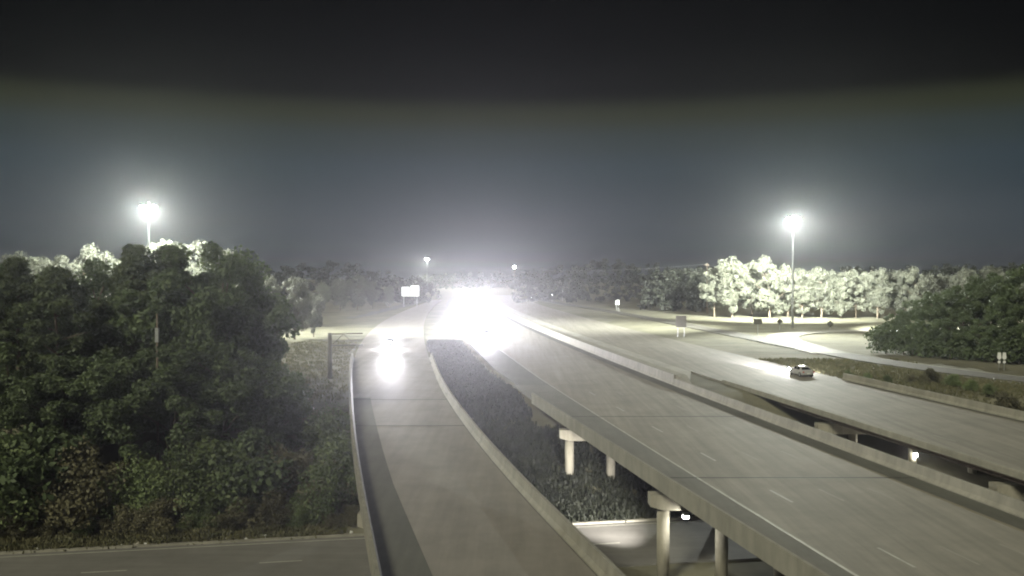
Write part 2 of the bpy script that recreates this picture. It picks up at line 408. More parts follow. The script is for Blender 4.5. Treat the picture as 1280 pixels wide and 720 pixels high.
# ------------------------------------------------------------------ vegetation
NPR = np.random.RandomState(11)
def leaf_cloud(centers, radii, per, size, seed, flat=.75, droop=0.0):
    """leaf-sized quads spread over clumps; returns verts, faces arrays"""
    r = np.random.RandomState(seed); C = np.repeat(np.asarray(centers, float), per, 0); RR_ = np.repeat(np.asarray(radii, float), per)
    n = len(C); d = r.normal(size=(n, 3)); d /= np.linalg.norm(d, axis=1)[:, None]
    rad = RR_ * (.35 + .75 * r.rand(n) ** .6)
    p = C + d * rad[:, None] * np.array([1, 1, flat])
    nrm = d * .8 + r.normal(size=(n, 3)) * .75; nrm[:, 2] += .25; nrm /= np.linalg.norm(nrm, axis=1)[:, None]
    a = np.cross(nrm, r.normal(size=(n, 3))); a /= np.linalg.norm(a, axis=1)[:, None] + 1e-9
    b = np.cross(nrm, a); s = size * (.55 + .9 * r.rand(n))[:, None]
    a *= s; b *= s * .62
    V = np.stack([p - a * .5 - b * .1, p - b * .5 + nrm * s * .08, p + a * .5, p + b * .5 + nrm * s * .08], 1).reshape(-1, 3)
    return V
def quads_mesh(name, V, m):
    n = len(V) // 4; me = bpy.data.meshes.new(name)
    me.vertices.add(n * 4); me.vertices.foreach_set('co', V.astype(np.float32).ravel())
    me.loops.add(n * 4); me.loops.foreach_set('vertex_index', np.arange(n * 4, dtype=np.int32))
    me.polygons.add(n); me.polygons.foreach_set('loop_start', np.arange(0, n * 4, 4, dtype=np.int32)); me.polygons.foreach_set('loop_total', np.full(n, 4, np.int32))
    me.materials.append(M[m] if isinstance(m, str) else m); me.update(calc_edges=True); return me

def crown_clumps(kind, H, W, seed):
    r = random.Random(seed); C = []; Rd = []
    if kind == 'pine':
        base = .10; n = 74
        for k in range(n):
            t = (k + r.random()) / n; z = H * (base + (1 - base) * t)
            prof = math.sin(math.pi * min(1, .16 + .84 * t) ** .85) ** .7
            a = k * 2.4 + r.uniform(-.5, .5); rr = W * .5 * prof * r.uniform(.35, 1.02)
            C.append((rr * math.cos(a), rr * math.sin(a), z - .03 * H)); Rd.append(r.uniform(.55, 1.05) * H / 17)
    elif kind == 'oval':
        n = 84
        for k in range(n):
            u = r.random() ** .4; th = r.uniform(0, 6.283); ph = math.acos(r.uniform(-1, 1)); w_ = W * .5 * (1.0 if math.cos(ph) > -.2 else .85)
            C.append((w_ * u * math.sin(ph) * math.cos(th), w_ * u * math.sin(ph) * math.sin(th), H * .53 + H * .45 * u * math.cos(ph))); Rd.append(r.uniform(.7, 1.7) * H / 16)
    elif kind == 'broad':
        n = 60
        for k in range(n):
            u = r.random() ** .45; th = r.uniform(0, 6.283); ph = math.acos(r.uniform(-.8, 1))
            x = W * .5 * u * math.sin(ph) * math.cos(th); y = W * .5 * u * math.sin(ph) * math.sin(th)
            z = H * .56 + H * .40 * u * math.cos(ph)
            C.append((x, y, z)); Rd.append(r.uniform(.65, 1.35) * H / 15)
    else:
        n = 26
        for k in range(n):
            th = r.uniform(0, 6.283); u = r.random() ** .5; ph = r.uniform(.0, 1.45)
            C.append((W * .5 * u * math.sin(ph) * math.cos(th), W * .5 * u * math.sin(ph) * math.sin(th), H * (.18 + .68 * u * math.cos(ph))))
            Rd.append(r.uniform(.16, .30) * H)
    return C, Rd

def tree_proto(kind, H, W, seed, leafm, per, size):
    C, Rd = crown_clumps(kind, H, W, seed); r = random.Random(seed + 5)
    tk = MB(); r0 = H * (.014 if kind == 'pine' else .018)
    bend = [(r.uniform(-.2, .2), r.uniform(-.2, .2)) for _ in range(6)]
    top = H * (.95 if kind == 'pine' else .72 if kind in ('broad', 'oval') else .45)
    tk.tube([(bend[i][0] * i / 5, bend[i][1] * i / 5, -.5 + (top + .5) * i / 5) for i in range(6)], [r0 * (1.15 - .95 * i / 5) for i in range(6)], 8)
    for i in range(0, len(C), 4 if kind != 'shrub' else 5):
        c = C[i]; z0 = max(.15 * H if kind != 'shrub' else .05, c[2] - math.hypot(c[0], c[1]) * (.35 if kind == 'pine' else .8)); z0 = min(z0, top * .97)
        tk.tube([(0, 0, z0), (c[0] * .5, c[1] * .5, (z0 + c[2]) / 2 + .1), c], [r0 * .38, r0 * .25, r0 * .1], 5)
    tm = bpy.data.meshes.new('trunk'); tm.from_pydata(tk.v, [], tk.f); tm.materials.append(M['bark'])
    cm = quads_mesh('crown', leaf_cloud(C, Rd, per, size, seed, flat=.62 if kind == 'pine' else .8), leafm)
    return dict(trunk=tm, crown=cm, H=H)

def tree_thing(name, pr, x, y, h, rz, label, cat, group, z=None, wide=1.0):
    s = h / pr['H']; o = empty(name, (x, y, (ground_z(x, y) if z is None else z) - .05), rz, label=label, cat=cat, group=group)
    o.scale = (s * wide, s * wide, s)
    for k, nm in (('trunk', 'trunk' if cat != 'shrub' else 'stem'), ('crown', 'crown' if cat != 'shrub' else 'foliage')):
        link(bpy.data.objects.new(nm, pr[k]), o)
    return o

P_pine = [tree_proto('pine', 20, 10, 100 + i, 'pine', 360, .36) for i in range(3)]
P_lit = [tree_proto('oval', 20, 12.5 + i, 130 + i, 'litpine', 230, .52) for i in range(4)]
P_broad = [tree_proto('broad', 18, 14, 200 + i, 'broad', 420, .36) for i in range(3)]
P_shrub = [tree_proto('shrub', 4, 4.6, 300 + i, 'shrub', 300, .17) for i in range(3)]
P_dshrub = [tree_proto('shrub', 4, 4.6, 320 + i, 'broad', 130, .28) for i in range(3)]
P_dry = [tree_proto('shrub', 3, 4.0, 340 + i, 'brownshrub', 260, .15) for i in range(2)]

def place_px(u, vtop, y):
    """plan position and top height of a thing seen at pixel column u reaching up to row vtop at distance y"""
    return (u - 640) * y / 1100, CAM_H - (vtop - 345) * y / 1100
ORD = ['first', 'second', 'third', 'fourth', 'fifth', 'sixth', 'seventh', 'eighth', 'ninth', 'tenth', 'eleventh', 'twelfth', 'thirteenth', 'fourteenth', 'fifteenth', 'sixteenth', 'seventeenth', 'eighteenth', 'nineteenth', 'twentieth', 'twenty-first', 'twenty-second', 'twenty-third', 'twenty-fourth']
rt = random.Random(21)
# dark mass on the left: the tall row, counted from the left edge of the picture
tall = [(-40, 325, 92), (22, 322, 90), (70, 330, 84), (122, 318, 93), (168, 306, 90), (212, 304, 92), (252, 301, 88), (278, 296, 86), (292, 338, 90), (303, 372, 93)]
for i, (u, vt, y) in enumerate(tall):
    x, zt = place_px(u, vt, y); pr = (P_broad + P_pine)[(i * 2 + 1) % 6] if i not in (7, 8) else P_broad[i % 3]
    tree_thing('tall_tree', pr, x, y, zt - ground_z(x, y), rt.uniform(0, 6.28),
               f'tall dark tree in the left wood, {ORD[i]} from the left along its top line', 'tree', 'tall trees of the dark left wood', wide=.8 if i > 6 else 1.15)
fill = [(-20, 372, 112), (14, 368, 108), (50, 362, 112), (90, 366, 108), (135, 362, 112), (185, 366, 108), (235, 360, 112), (270, 366, 108), (290, 385, 106)]
for i, (u, vt, y) in enumerate(fill):
    x, zt = place_px(u, vt, y)
    tree_thing('wood_tree', P_broad[(i + 1) % 3], x, y, zt - ground_z(x, y), rt.uniform(0, 6.28),
               f'shaded tree deep inside the left wood, {ORD[i]} from the left in its back row', 'tree', 'inner trees of the dark left wood', wide=1.2)
for i, u in enumerate(range(-20, 330, 32)):
    yy = 99 + (i % 2) * 2; x = (u - 640) * yy / 1100
    tree_thing('wood_shrub', P_dshrub[i % 3], x, yy, 8.5, rt.uniform(0, 6.28),
               f'tall shaded bush behind the trunks of the left wood, {ORD[i]} from the left', 'shrub', 'inner bushes of the dark left wood', wide=.9)
mid = [(10, 420, 80), (80, 440, 79), (150, 425, 81), (215, 415, 80), (280, 410, 81), (316, 432, 83), (345, 478, 85)]
for i, (u, vt, y) in enumerate(mid):
    x, zt = place_px(u, vt, y)
    tree_thing('young_tree', P_broad[i % 3], x, y, zt - ground_z(x, y), rt.uniform(0, 6.28),
               f'lower bushy tree under the tall left wood, {ORD[i]} from the left', 'tree', 'lower trees of the dark left wood', wide=1.15)
front = [(-10, 560, 73), (38, 545, 73.5), (85, 575, 74), (130, 555, 75), (178, 560, 74.5), (225, 570, 75.5), (268, 545, 76.5), (310, 560, 77), (350, 540, 78), (388, 565, 78.5), (412, 520, 84), (425, 555, 80), (405, 600, 76.5), (432, 500, 92)]
for i, (u, vt, y) in enumerate(front):
    x, zt = place_px(u, vt + rt.uniform(-34, 22), y); y += -.5
    tree_thing('roadside_shrub', (P_shrub + P_dry + P_dshrub[:1])[(i * 5) % 6], x, y, max(2.0, zt - ground_z(x, y)), rt.uniform(0, 6.28),
               f'leafy green roadside shrub below the left wood, {ORD[i]} from the left', 'shrub', 'green shrubs along the lower road', wide=1.0)
low = [(20, 640, 70.5), (66, 650, 71), (110, 640, 71.6), (158, 628, 72), (205, 622, 72.4), (250, 630, 72.8), (298, 618, 73), (340, 625, 73.3), (378, 632, 73.5), (415, 640, 73.6), (438, 632, 74.5)]
for i, (u, vt, y) in enumerate(low):
    x, zt = place_px(u, vt, y)
    tree_thing('low_shrub', (P_dry + P_shrub[:1])[i % 3], x, y, max(1.2, zt - ground_z(x, y)), rt.uniform(0, 6.28),
               f'low brownish weedy shrub at the lower road edge, {ORD[i]} from the left', 'shrub', 'dry shrubs at the lower road edge', wide=1.15)
# trees round the left lamp mast, tops over the dark wood
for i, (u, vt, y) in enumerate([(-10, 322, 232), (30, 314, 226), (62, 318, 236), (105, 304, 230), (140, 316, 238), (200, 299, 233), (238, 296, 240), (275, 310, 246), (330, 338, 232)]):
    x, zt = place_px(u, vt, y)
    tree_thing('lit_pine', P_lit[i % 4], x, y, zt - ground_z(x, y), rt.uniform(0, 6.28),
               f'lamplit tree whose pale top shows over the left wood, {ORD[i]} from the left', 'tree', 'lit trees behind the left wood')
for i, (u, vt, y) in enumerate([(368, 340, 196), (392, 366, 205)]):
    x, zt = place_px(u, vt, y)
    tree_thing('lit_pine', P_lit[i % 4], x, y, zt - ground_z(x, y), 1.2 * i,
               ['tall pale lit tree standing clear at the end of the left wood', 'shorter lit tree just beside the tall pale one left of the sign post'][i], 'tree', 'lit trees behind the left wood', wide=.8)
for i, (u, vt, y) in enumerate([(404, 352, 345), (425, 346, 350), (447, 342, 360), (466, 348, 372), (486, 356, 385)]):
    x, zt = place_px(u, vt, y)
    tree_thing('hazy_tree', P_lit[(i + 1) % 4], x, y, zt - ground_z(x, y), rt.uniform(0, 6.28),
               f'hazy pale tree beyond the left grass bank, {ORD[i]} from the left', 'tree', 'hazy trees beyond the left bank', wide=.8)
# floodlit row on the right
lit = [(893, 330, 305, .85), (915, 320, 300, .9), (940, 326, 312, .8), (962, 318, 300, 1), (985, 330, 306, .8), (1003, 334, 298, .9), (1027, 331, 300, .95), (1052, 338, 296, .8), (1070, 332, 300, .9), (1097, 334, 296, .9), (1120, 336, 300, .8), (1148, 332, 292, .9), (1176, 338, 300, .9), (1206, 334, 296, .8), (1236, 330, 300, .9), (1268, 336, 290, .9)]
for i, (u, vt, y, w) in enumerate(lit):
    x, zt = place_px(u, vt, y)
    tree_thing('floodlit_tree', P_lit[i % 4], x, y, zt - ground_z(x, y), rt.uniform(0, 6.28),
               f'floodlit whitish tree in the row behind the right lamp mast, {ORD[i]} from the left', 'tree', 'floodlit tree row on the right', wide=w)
# dark trees at the right edge
dark = [(1124, 384, 170, .8), (1150, 370, 166, .9), (1178, 354, 170, .9), (1205, 350, 160, 1.0), (1232, 338, 164, .9), (1262, 328, 158, 1.0), (1295, 325, 156, 1.0), (1140, 395, 158, 1.0), (1188, 392, 150, 1.0), (1236, 390, 146, 1.0), (1276, 385, 142, 1.0)]
for i, (u, vt, y, w) in enumerate(dark):
    x, zt = place_px(u, vt, y); a, b_ = (ORD[i], 'back row') if i < 7 else (ORD[i - 7], 'front row')
    tree_thing('dark_tree', P_broad[i % 3], x, y, zt - ground_z(x, y), rt.uniform(0, 6.28),
               f'dark leafy tree at the right edge, {a} of the {b_} from the left', 'tree', 'dark trees at the right edge', wide=w * 1.1)
for i, u in enumerate([1108, 1130, 1152, 1175, 1198, 1220, 1243, 1266, 1290]):
    yy = 161 - i * 2.6; x = (u - 640) * yy / 1100
    tree_thing('edge_shrub', P_dshrub[i % 3], x, yy, rt.uniform(4.5, 6.5), rt.uniform(0, 6.28),
               f'dark bush filling the foot of the right tree edge, {ORD[i]} from the left', 'shrub', 'bushes at the foot of the right trees', wide=1.2)
# slope weeds between the far bridge and the exit ramp
for i, (u, vt, y) in enumerate([(1060, 464, 122), (1085, 466, 118), (1110, 468, 116), (1140, 466, 117), (1165, 460, 116), (1192, 466, 113), (1215, 474, 108), (1238, 478, 106), (1262, 486, 102)]):
    x, zt = place_px(u, vt, y)
    tree_thing('slope_shrub', (P_shrub + P_dry)[i % 5], x, y, max(1.3, zt - ground_z(x, y)), rt.uniform(0, 6.28),
               f'scrubby bush on the slope between far bridge and exit ramp, {ORD[i]} from the left', 'shrub', 'bushes on the slope past the far bridge')

# far woods: read as one dark mass each
def far_wood(u0, u1, y, tops, seed, label, n, depth=60):
    r = random.Random(seed); Cs = []; Rs = []
    for k in range(n):
        u = u0 + (u1 - u0) * (k + r.random()) / n; yy = y + r.uniform(0, depth)
        x = (u - 640) * yy / 1100; vt = np.interp(u, [t[0] for t in tops], [t[1] for t in tops]) + r.uniform(-4, 6)
        H = CAM_H - (vt - 345) * yy / 1100 - (-.2)
        for q in range(16):
            t = r.random(); wd = 4.2 * math.sin(math.pi * min(1, .2 + .8 * t) ** .9) ** .6 + .3; a = r.uniform(0, 6.28)
            Cs.append((x + wd * math.cos(a) * r.random() ** .5, yy + wd * math.sin(a) * r.random() ** .5, H * (.06 + .92 * t))); Rs.append(r.uniform(1.0, 1.9))
    return tag(link(bpy.data.objects.new('far_wood', quads_mesh('far_wood', leaf_cloud(Cs, Rs, 34, 1.15, seed), 'farwood'))), label, 'wood', kind='stuff')
far_wood(648, 905, 440, [(640, 344), (690, 336), (715, 332), (748, 322), (775, 326), (800, 326), (830, 334), (870, 338), (900, 336)], 7, 'dark far wood beyond the highway in the centre', 46)
far_wood(806, 884, 345, [(806, 344), (830, 340), (860, 337), (884, 338)], 17, 'dark block of wood against the floodlit row', 14, 30)
far_wood(320, 540, 430, [(320, 336), (380, 330), (440, 331), (490, 342), (540, 352)], 8, 'dim hazy wood on the rise behind the left bank', 40)
far_wood(870, 1420, 420, [(870, 336), (1000, 338), (1180, 334), (1420, 330)], 9, 'dark wood standing behind the floodlit row', 80)
far_wood(-160, 340, 380, [(-160, 330), (100, 328), (340, 334)], 10, 'dark wood far behind the left lamp mast', 70)
far_wood(520, 680, 900, [(520, 342), (600, 340), (680, 338)], 12, 'faint low wood on the horizon behind the headlights', 30, 120)

# rough grass and weeds as one mass
def grass_field(name, spots, size, seed, label, m='grassblade', tall=.5):
    r = np.random.RandomState(seed); P = np.array(spots); n = len(P); k = 7
    P = np.repeat(P, k, 0); n = len(P); P[:, :2] += r.normal(0, .25, (n, 2))
    th = r.rand(n) * 6.283; a = np.stack([np.cos(th), np.sin(th), np.zeros(n)], 1) * size * (.5 + r.rand(n))[:, None] * .5
    up = np.stack([r.normal(0, .25, n), r.normal(0, .25, n), np.ones(n)], 1) * tall * (.4 + 1.0 * r.rand(n))[:, None]
    V = np.stack([P - a, P + a, P + a * .4 + up, P - a * .5 + up * .95], 1).reshape(-1, 3)
    return tag(link(bpy.data.objects.new(name, quads_mesh(name, V, m))), label, 'grass', kind='stuff')
rs = random.Random(5); sp = []
def scatter(n, fx, cond=None):
    for _ in range(n):
        x, y = fx()
        if cond and not cond(x, y): continue
        sp.append((x, y, ground_z(x, y) - .05))
def on_ramp_clear(x, y): return not any(math.hypot(x - p[0], y - p[1]) < 4.2 for p in exp_) 
scatter(2600, lambda: (lambda x: (x, EDGE(x) + .5 + rs.random() ** 1.5 * 7))(rs.uniform(-42, -14)))
scatter(4000, lambda: (lambda y: (RCR(y) + rs.uniform(1, 24), y))(rs.uniform(95, 150)), on_ramp_clear)
scatter(1500, lambda: (lambda y: (RL(y) - rs.uniform(.8, 14), y))(rs.uniform(76, 190)))
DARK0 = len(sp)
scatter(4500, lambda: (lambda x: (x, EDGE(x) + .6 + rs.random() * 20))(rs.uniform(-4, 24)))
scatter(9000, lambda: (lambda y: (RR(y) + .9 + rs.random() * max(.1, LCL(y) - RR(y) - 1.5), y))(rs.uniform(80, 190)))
grass_field('undergrowth', sp[DARK0:], .18, 4, 'low undergrowth coloured dark as shade on the slope between ramp and near bridge', m='shadeweed', tall=.5)
grass_field('grass', sp[:DARK0], .16, 3, 'rough grass and weeds on the verges and slopes', tall=.34)

# ------------------------------------------------------------------ lamps
def spot(name, loc, target, power, size, blend, colr, parent, rad=.2):
    d = bpy.data.lights.new(name, 'SPOT'); d.energy = power; d.spot_size = R(size); d.spot_blend = blend; d.color = colr; d.shadow_soft_size = rad
    o = bpy.data.objects.new(name, d); col.objects.link(o); o.parent = parent
    o.location = loc; o.rotation_euler = (Vector(target) - Vector(loc)).to_track_quat('-Z', 'Y').to_euler(); return o

MASTC = (.96, 1.0, .91)
def high_mast(x, y, H, label, power, nh=8, rot=0.0, lens='mast_lens', east=6.5, north=7.5, south=1.1):
    z = ground_z(x, y); o = empty('lamp_mast', (x, y, z), rot, label=label, cat='lamp mast', group='high lamp masts')
    MB().tube([(0, 0, -.3), (0, 0, H * .33), (0, 0, H * .66), (0, 0, H)], [.36, .29, .22, .15], 14).build('pole', 'steel', o, True)
    MB().tube([(0, 0, -.2), (0, 0, .25)], .62, 12).build('base', 'pier', o)
    rg_ = MB(); n = 24; pts = [(1.05 * math.cos(2 * math.pi * k / n), 1.05 * math.sin(2 * math.pi * k / n), H - .35) for k in range(n + 1)]
    rg_.tube(pts, .06, 6)
    for k in range(4): a = math.pi / 2 * k; rg_.tube([(.14 * math.cos(a), .14 * math.sin(a), H - .35), (1.05 * math.cos(a), 1.05 * math.sin(a), H - .35)], .045, 6)
    rg_.build('lamp_ring', 'steel', o)
    MB().tube([(0, 0, H - .3), (0, 0, H + .15), (0, 0, H + .35)], [.28, .26, .05], 10).build('head_cap', 'steel', o)
    for k in range(nh):
        a = 2 * math.pi * k / nh; c, s = math.cos(a), math.sin(a); r0 = 1.35
        hd = MB().tube([(r0 * c, r0 * s, H - .25), (r0 * c * 1.06, r0 * s * 1.06, H - .42), (r0 * c * 1.16, r0 * s * 1.16, H - .78)], [.14, .24, .30], 12).build('lamp_head', 'lamp_house', o, True)
        MB().tube([(r0 * c * 1.16, r0 * s * 1.16, H - .77), (r0 * c * 1.175, r0 * s * 1.175, H - .83)], [.27, .20], 12).build('lens', lens, hd)
    for k in range(4):
        a = math.pi / 2 * k; c, s = round(math.cos(a)), round(math.sin(a))
        pw = power * (north if s > 0 else east if c > 0 else 1.5 if c < 0 else south)          # the heads turned to the field behind are the strong ones
        spot('flood', (1.7 * c, 1.7 * s, H - .95), (30 * c, 30 * s, H - (2.0 if s > 0 else 8 if s == 0 else 16)), pw, 108 if s == 0 else 100 if s > 0 else 84, 1.0, MASTC, o, .3)
    return o
high_mast(75.3, 236, 30.3, 'tall lamp mast with a glaring ring of floodlights right of the loop road', 75000, rot=R(-13), south=.85)
high_mast(-82.5, 200, 30.0, 'tall lamp mast glaring above the dark left wood', 50000, rot=R(22.4), east=2.2, north=4.5, south=1.15)
high_mast(-85, 880, 31, 'small far lamp mast above the white road sign', 40000, lens='mast_lens')

# lamp on the pier under the near bridge
pk = empty('wall_lamp', (11.85, 59.9, -2.35), 0, label='small bright lamp fixed to the pier cap under the near bridge', cat='lamp')
MB().box(-.2, .2, -.0, .1, -.18, .22).build('back_plate', 'lamp_house', pk)
MB().add([(-.22, 0, .2), (.22, 0, .2), (.22, -.3, .08), (-.22, -.3, .08), (-.22, 0, .14), (.22, 0, .14), (.22, -.3, .03), (-.22, -.3, .03)],
         [(0, 1, 2, 3), (7, 6, 5, 4), (0, 3, 7, 4), (1, 5, 6, 2), (2, 6, 7, 3), (0, 4, 5, 1)]).build('hood', 'lamp_house', pk)
MB().box(-.17, .17, -.22, -.01, -.16, .02).build('lens', 'pack_lens', pk)
spot('beam', (-.1, .5, -.6), (-5.6, 17.0, -3.3), 11000, 40, 1.0, (1, .95, .9), pk, .15)

cx = RCL(91) + 3.8 + 6.2
pk2 = empty('wall_lamp', (cx, 90.4, -4.4), 0, label='tiny white lamp on a column under the far bridge', cat='lamp')
MB().box(-.16, .16, .0, .1, -.2, .2).build('back_plate', 'lamp_house', pk2)
MB().box(-.14, .14, -.16, -.003, -.18, .14).build('lens', 'pack_lens', pk2)
MB().box(-.19, .19, -.26, .0, .145, .20).build('hood', 'lamp_house', pk2)
spot('beam', (-.05, -.5, -.1), (-4, -5, -1.2), 450, 165, .6, (1, .95, .85), pk2, .12)

# ------------------------------------------------------------------ vehicles
def loft(rings, close=True):
    n = len(rings[0]); v = [p for r_ in rings for p in r_]; f = []
    for i in range(len(rings) - 1):
        for k in range(n): f.append((i * n + k, (i + 1) * n + k, (i + 1) * n + (k + 1) % n, i * n + (k + 1) % n))
    f.append(tuple(range(n))); f.append(tuple((len(rings) - 1) * n + k for k in reversed(range(n))))
    return v, f
def car(x, y, heading, label, paint, on=True, power=0, suv=False, group='cars with headlights on', z=.01, tilt=.0, cone=22):
    """heading: unit vector the car drives along; local +y is forward"""
    o = empty('car', (x, y, z), math.atan2(-heading[0], heading[1]), label=label, cat='car', group=group)
    L, W = (4.9, 1.92) if suv else (4.75, 1.82)
    up = .12 if suv else 0
    st = [(-.5, .42, .62, .66), (-.485, .34, .80, .80), (-.44, .27, .93, .90), (-.33, .24, .98, .96), (-.12, .22, .97, 1), (.10, .22, .95, 1), (.24, .23, .93, .99), (.38, .26, .84, .95), (.46, .30, .74, .86), (.49, .34, .66, .76), (.5, .42, .58, .66)]
    rings = []
    for t, zb, zt, w in st:
        h = W / 2 * w; zb += up; zt += up * 1.6; Y = t * L
        rings.append([(-h * .9, Y, zb), (-h, Y, zb + .12), (-h * 1.0, Y, zb + (zt - zb) * .6), (-h * .93, Y, zt - .04), (-h * .8, Y, zt), (0, Y, zt + .025), (h * .8, Y, zt), (h * .93, Y, zt - .04), (h, Y, zb + (zt - zb) * .6), (h, Y, zb + .12), (h * .9, Y, zb)])
    v, f = loft(rings); body = mesh_obj('body', v, f, paint, o, True)
    zt = 1.44 + (.28 if suv else 0); zb = .93 + up * 1.6
    cs = [(-.36 if not suv else -.46, zb, .80), (-.24 if not suv else -.42, zt - .10, .70), (-.15, zt, .66), (.0, zt, .66), (.07, zt - .08, .68), (.235, zb - .01, .80)]
    rings = []
    for t, zz, w in cs:
        h = W / 2; Y = t * L; wb = .86
        rings.append([(-h * wb, Y, zb - .1), (-h * (wb - .02), Y, zb - .05), (-h * w, Y, zz - .03), (-h * w * .85, Y, zz), (h * w * .85, Y, zz), (h * w, Y, zz - .03), (h * (wb - .02), Y, zb - .05), (h * wb, Y, zb - .1)])
    v, f = loft(rings); mesh_obj('roof', v, f, paint, o, True)
    # glazing set 6 mm proud of the cabin
    def pane(name, quad): 
        n = (Vector(quad[1]) - Vector(quad[0])).cross(Vector(quad[3]) - Vector(quad[0])).normalized() * .008
        q2 = [Vector(p) + n for p in quad]; q3 = [Vector(p) - n * 2 for p in quad]
        MB().add(q2 + q3, [(0, 1, 2, 3), (7, 6, 5, 4), (0, 4, 5, 1), (1, 5, 6, 2), (2, 6, 7, 3), (3, 7, 4, 0)]).build(name, 'glass', o)
    h = W / 2; yb0, yt0 = cs[-1][0] * L, cs[-2][0] * L
    def lerp(a, b, t): return tuple(a[i] + (b[i] - a[i]) * t for i in range(3))
    fb = (-h * .76, yb0 - .06, zb + .03), (h * .76, yb0 - .06, zb + .03); ft = (h * .6, yt0 + .04, zt - .10), (-h * .6, yt0 + .04, zt - .10)
    pane('windscreen', [fb[0], fb[1], ft[0], ft[1]][::1])
    rb0, rt0 = cs[0][0] * L, cs[1][0] * L
    pane('rear_window', [(h * .72, rb0 + .03, zb + .05), (-h * .72, rb0 + .03, zb + .05), (-h * .58, rt0 - .02, zt - .14), (h * .58, rt0 - .02, zt - .14)])
    for s in (-1, 1):
        for (ya, yb_) in ((rt0 - .0, -.06 * L), (-.045 * L, .10 * L)):
            q = [(s * h * .845, ya, zb + .02), (s * h * .845, yb_ + (.18 if yb_ > 0 else 0), zb + .02), (s * h * .71, yb_ - .12, zt - .11), (s * h * .71, ya + .06, zt - .11)]
            pane('side_window', q if s > 0 else q[::-1])
        MB().box(s * h + (.0 if s > 0 else -.16), s * h + (.16 if s > 0 else 0), .17 * L, .17 * L + .1, zb + .0, zb + .13).build('wing_mirror', paint, o)
        MB().box(s * h * .82 - .12, s * h * .82 + .12, -.497 * L, -.482 * L, .66 + up, .82 + up).build('tail_lamp', 'red', o)
        hl = MB().tube([(s * h * .66, .47 * L, .64 + up), (s * h * .66, .497 * L, .64 + up)], [.10, .12], 12).build('headlight', 'headlamp' if on else 'glass', o)
        if on and power: spot('headlight_beam', (s * h * .66, .51 * L, .64 + up), (s * h * .66, .51 * L + 10, .64 + up + tilt), power, cone, .85, (.95, .91, 1.0), o, .09)
        for yy in (-.30 * L, .29 * L):
            r_ = .33 + (.04 if suv else 0); xw = s * (h - .11)
            ty = MB().tube([(xw - .11, yy, r_), (xw + .11, yy, r_)], r_, 18).build('tyre', 'tyre', o)
            MB().tube([(xw + s * .09, yy, r_), (xw + s * .125, yy, r_)], r_ * .62, 12).build('rim', 'rim', ty)
    MB().box(-.45, .45, .478 * L, .496 * L, .42 + up, .54 + up).build('grille', 'plastic', o)
    MB().box(-.26, .26, -.504 * L, -.495 * L, .50 + up, .62 + up).build('licence_plate', 'sign_white', o)
    MB().box(-h * .85, h * .85, -.5 * L + .15, .5 * L - .15, .17 + up, .30 + up).build('underbody', 'plastic', o)
    return o

def road_dir(fn, y): d = fn(y + 2) - fn(y - 2); L = math.hypot(d, 4); return d / L, 4 / L
def oncoming(fn, y, off, label, power, **k):
    dx, dy = road_dir(fn, y); return car(fn(y) + off, y, (-dx, -dy), label, 'darkpaint', True, power, **k)
PW = 37000
oncoming(LINE, 205, .7, 'nearest car of the blinding headlight cluster on the highway', PW * .35)
oncoming(LINE, 255, 1.5, 'second car of the blinding headlight cluster on the highway', PW)
oncoming(LINE, 288, 1.6, 'third car of the blinding headlight cluster, in the outer lane', PW, suv=True)
oncoming(LINE, 312, 1.6, 'fourth car of the blinding headlight cluster, close behind the third', PW)
oncoming(LINE, 345, 5.0, 'farthest car of the blinding headlight cluster on the highway', PW, suv=True)
oncoming(RL, 172, 6.3, 'car with glaring headlights coming down the ramp beside the sign post', PW * .5, suv=True, tilt=.65, cone=16)
dx, dy = road_dir(RCL, 123)
car(40.6, 123.5, (dx, dy), 'silver car driving away on the far bridge approach', 'silver', True, 34000, tilt=-1.0, cone=28)
car(7.0, 55.5, (-.98, -.18), 'car on the lower road, its roof just showing under the ramp bridge', 'darkpaint', False, 0, group='cars on the lower road', z=ZL + .01)

# ------------------------------------------------------------------ signs
def post_sign(name, x, y, w, h, zc, label, mface, posts=2, shape='rect', cat='road sign', group=None, rz=0.0):
    zg = ground_z(x, y); o = empty(name, (x, y, zg), rz, label=label, cat=cat, group=group)
    z0 = zc - zg
    if shape == 'rect':
        c = .06 * min(w, h); pts = []
        for sx, sz in ((-1, -1), (1, -1), (1, 1), (-1, 1)):
            if sx * sz > 0: pts += [(sx * w / 2, sz * (h / 2 - c)), (sx * (w / 2 - c), sz * h / 2)] if False else [(sx * (w / 2), sz * (h / 2 - c)), (sx * (w / 2 - c), sz * h / 2)][::(1 if sx > 0 else 1)]
            else: pts += [(sx * (w / 2 - c), sz * h / 2), (sx * w / 2, sz * (h / 2 - c))]
        pts = sorted(pts, key=lambda p: math.atan2(p[1], p[0]))
    else:
        pts = [(w / 2 * math.cos(a), h / 2 * math.sin(a)) for a in (0, math.pi / 2, math.pi, 1.5 * math.pi)]
    n = len(pts); v = [(px, -.02, z0 + pz) for px, pz in pts] + [(px, .02, z0 + pz) for px, pz in pts]
    f = [tuple(range(n)), tuple(reversed(range(n, 2 * n)))] + [(i, i + n, (i + 1) % n + n, (i + 1) % n) for i in range(n)]
    MB().add(v, f).build('panel', mface, o)
    xsP = [0] if posts == 1 else [-w * .3, w * .3]
    for xp in xsP: MB().box(xp - .05, xp + .05, .03, .12, -.4, z0 + h * .4).build('post', 'steel', o)
    if h > 1.6:
        for q in (-.25, .25): MB().box(-w * .46, w * .46, -.07, -.024, z0 + q * h - .04, z0 + q * h + .04).build('stiffener', mface, o)
    return o
def at(u, vbase, z=-.2): 
    y = (CAM_H - z) * 1100 / (vbase - 345); return (u - 640) * y / 1100, y
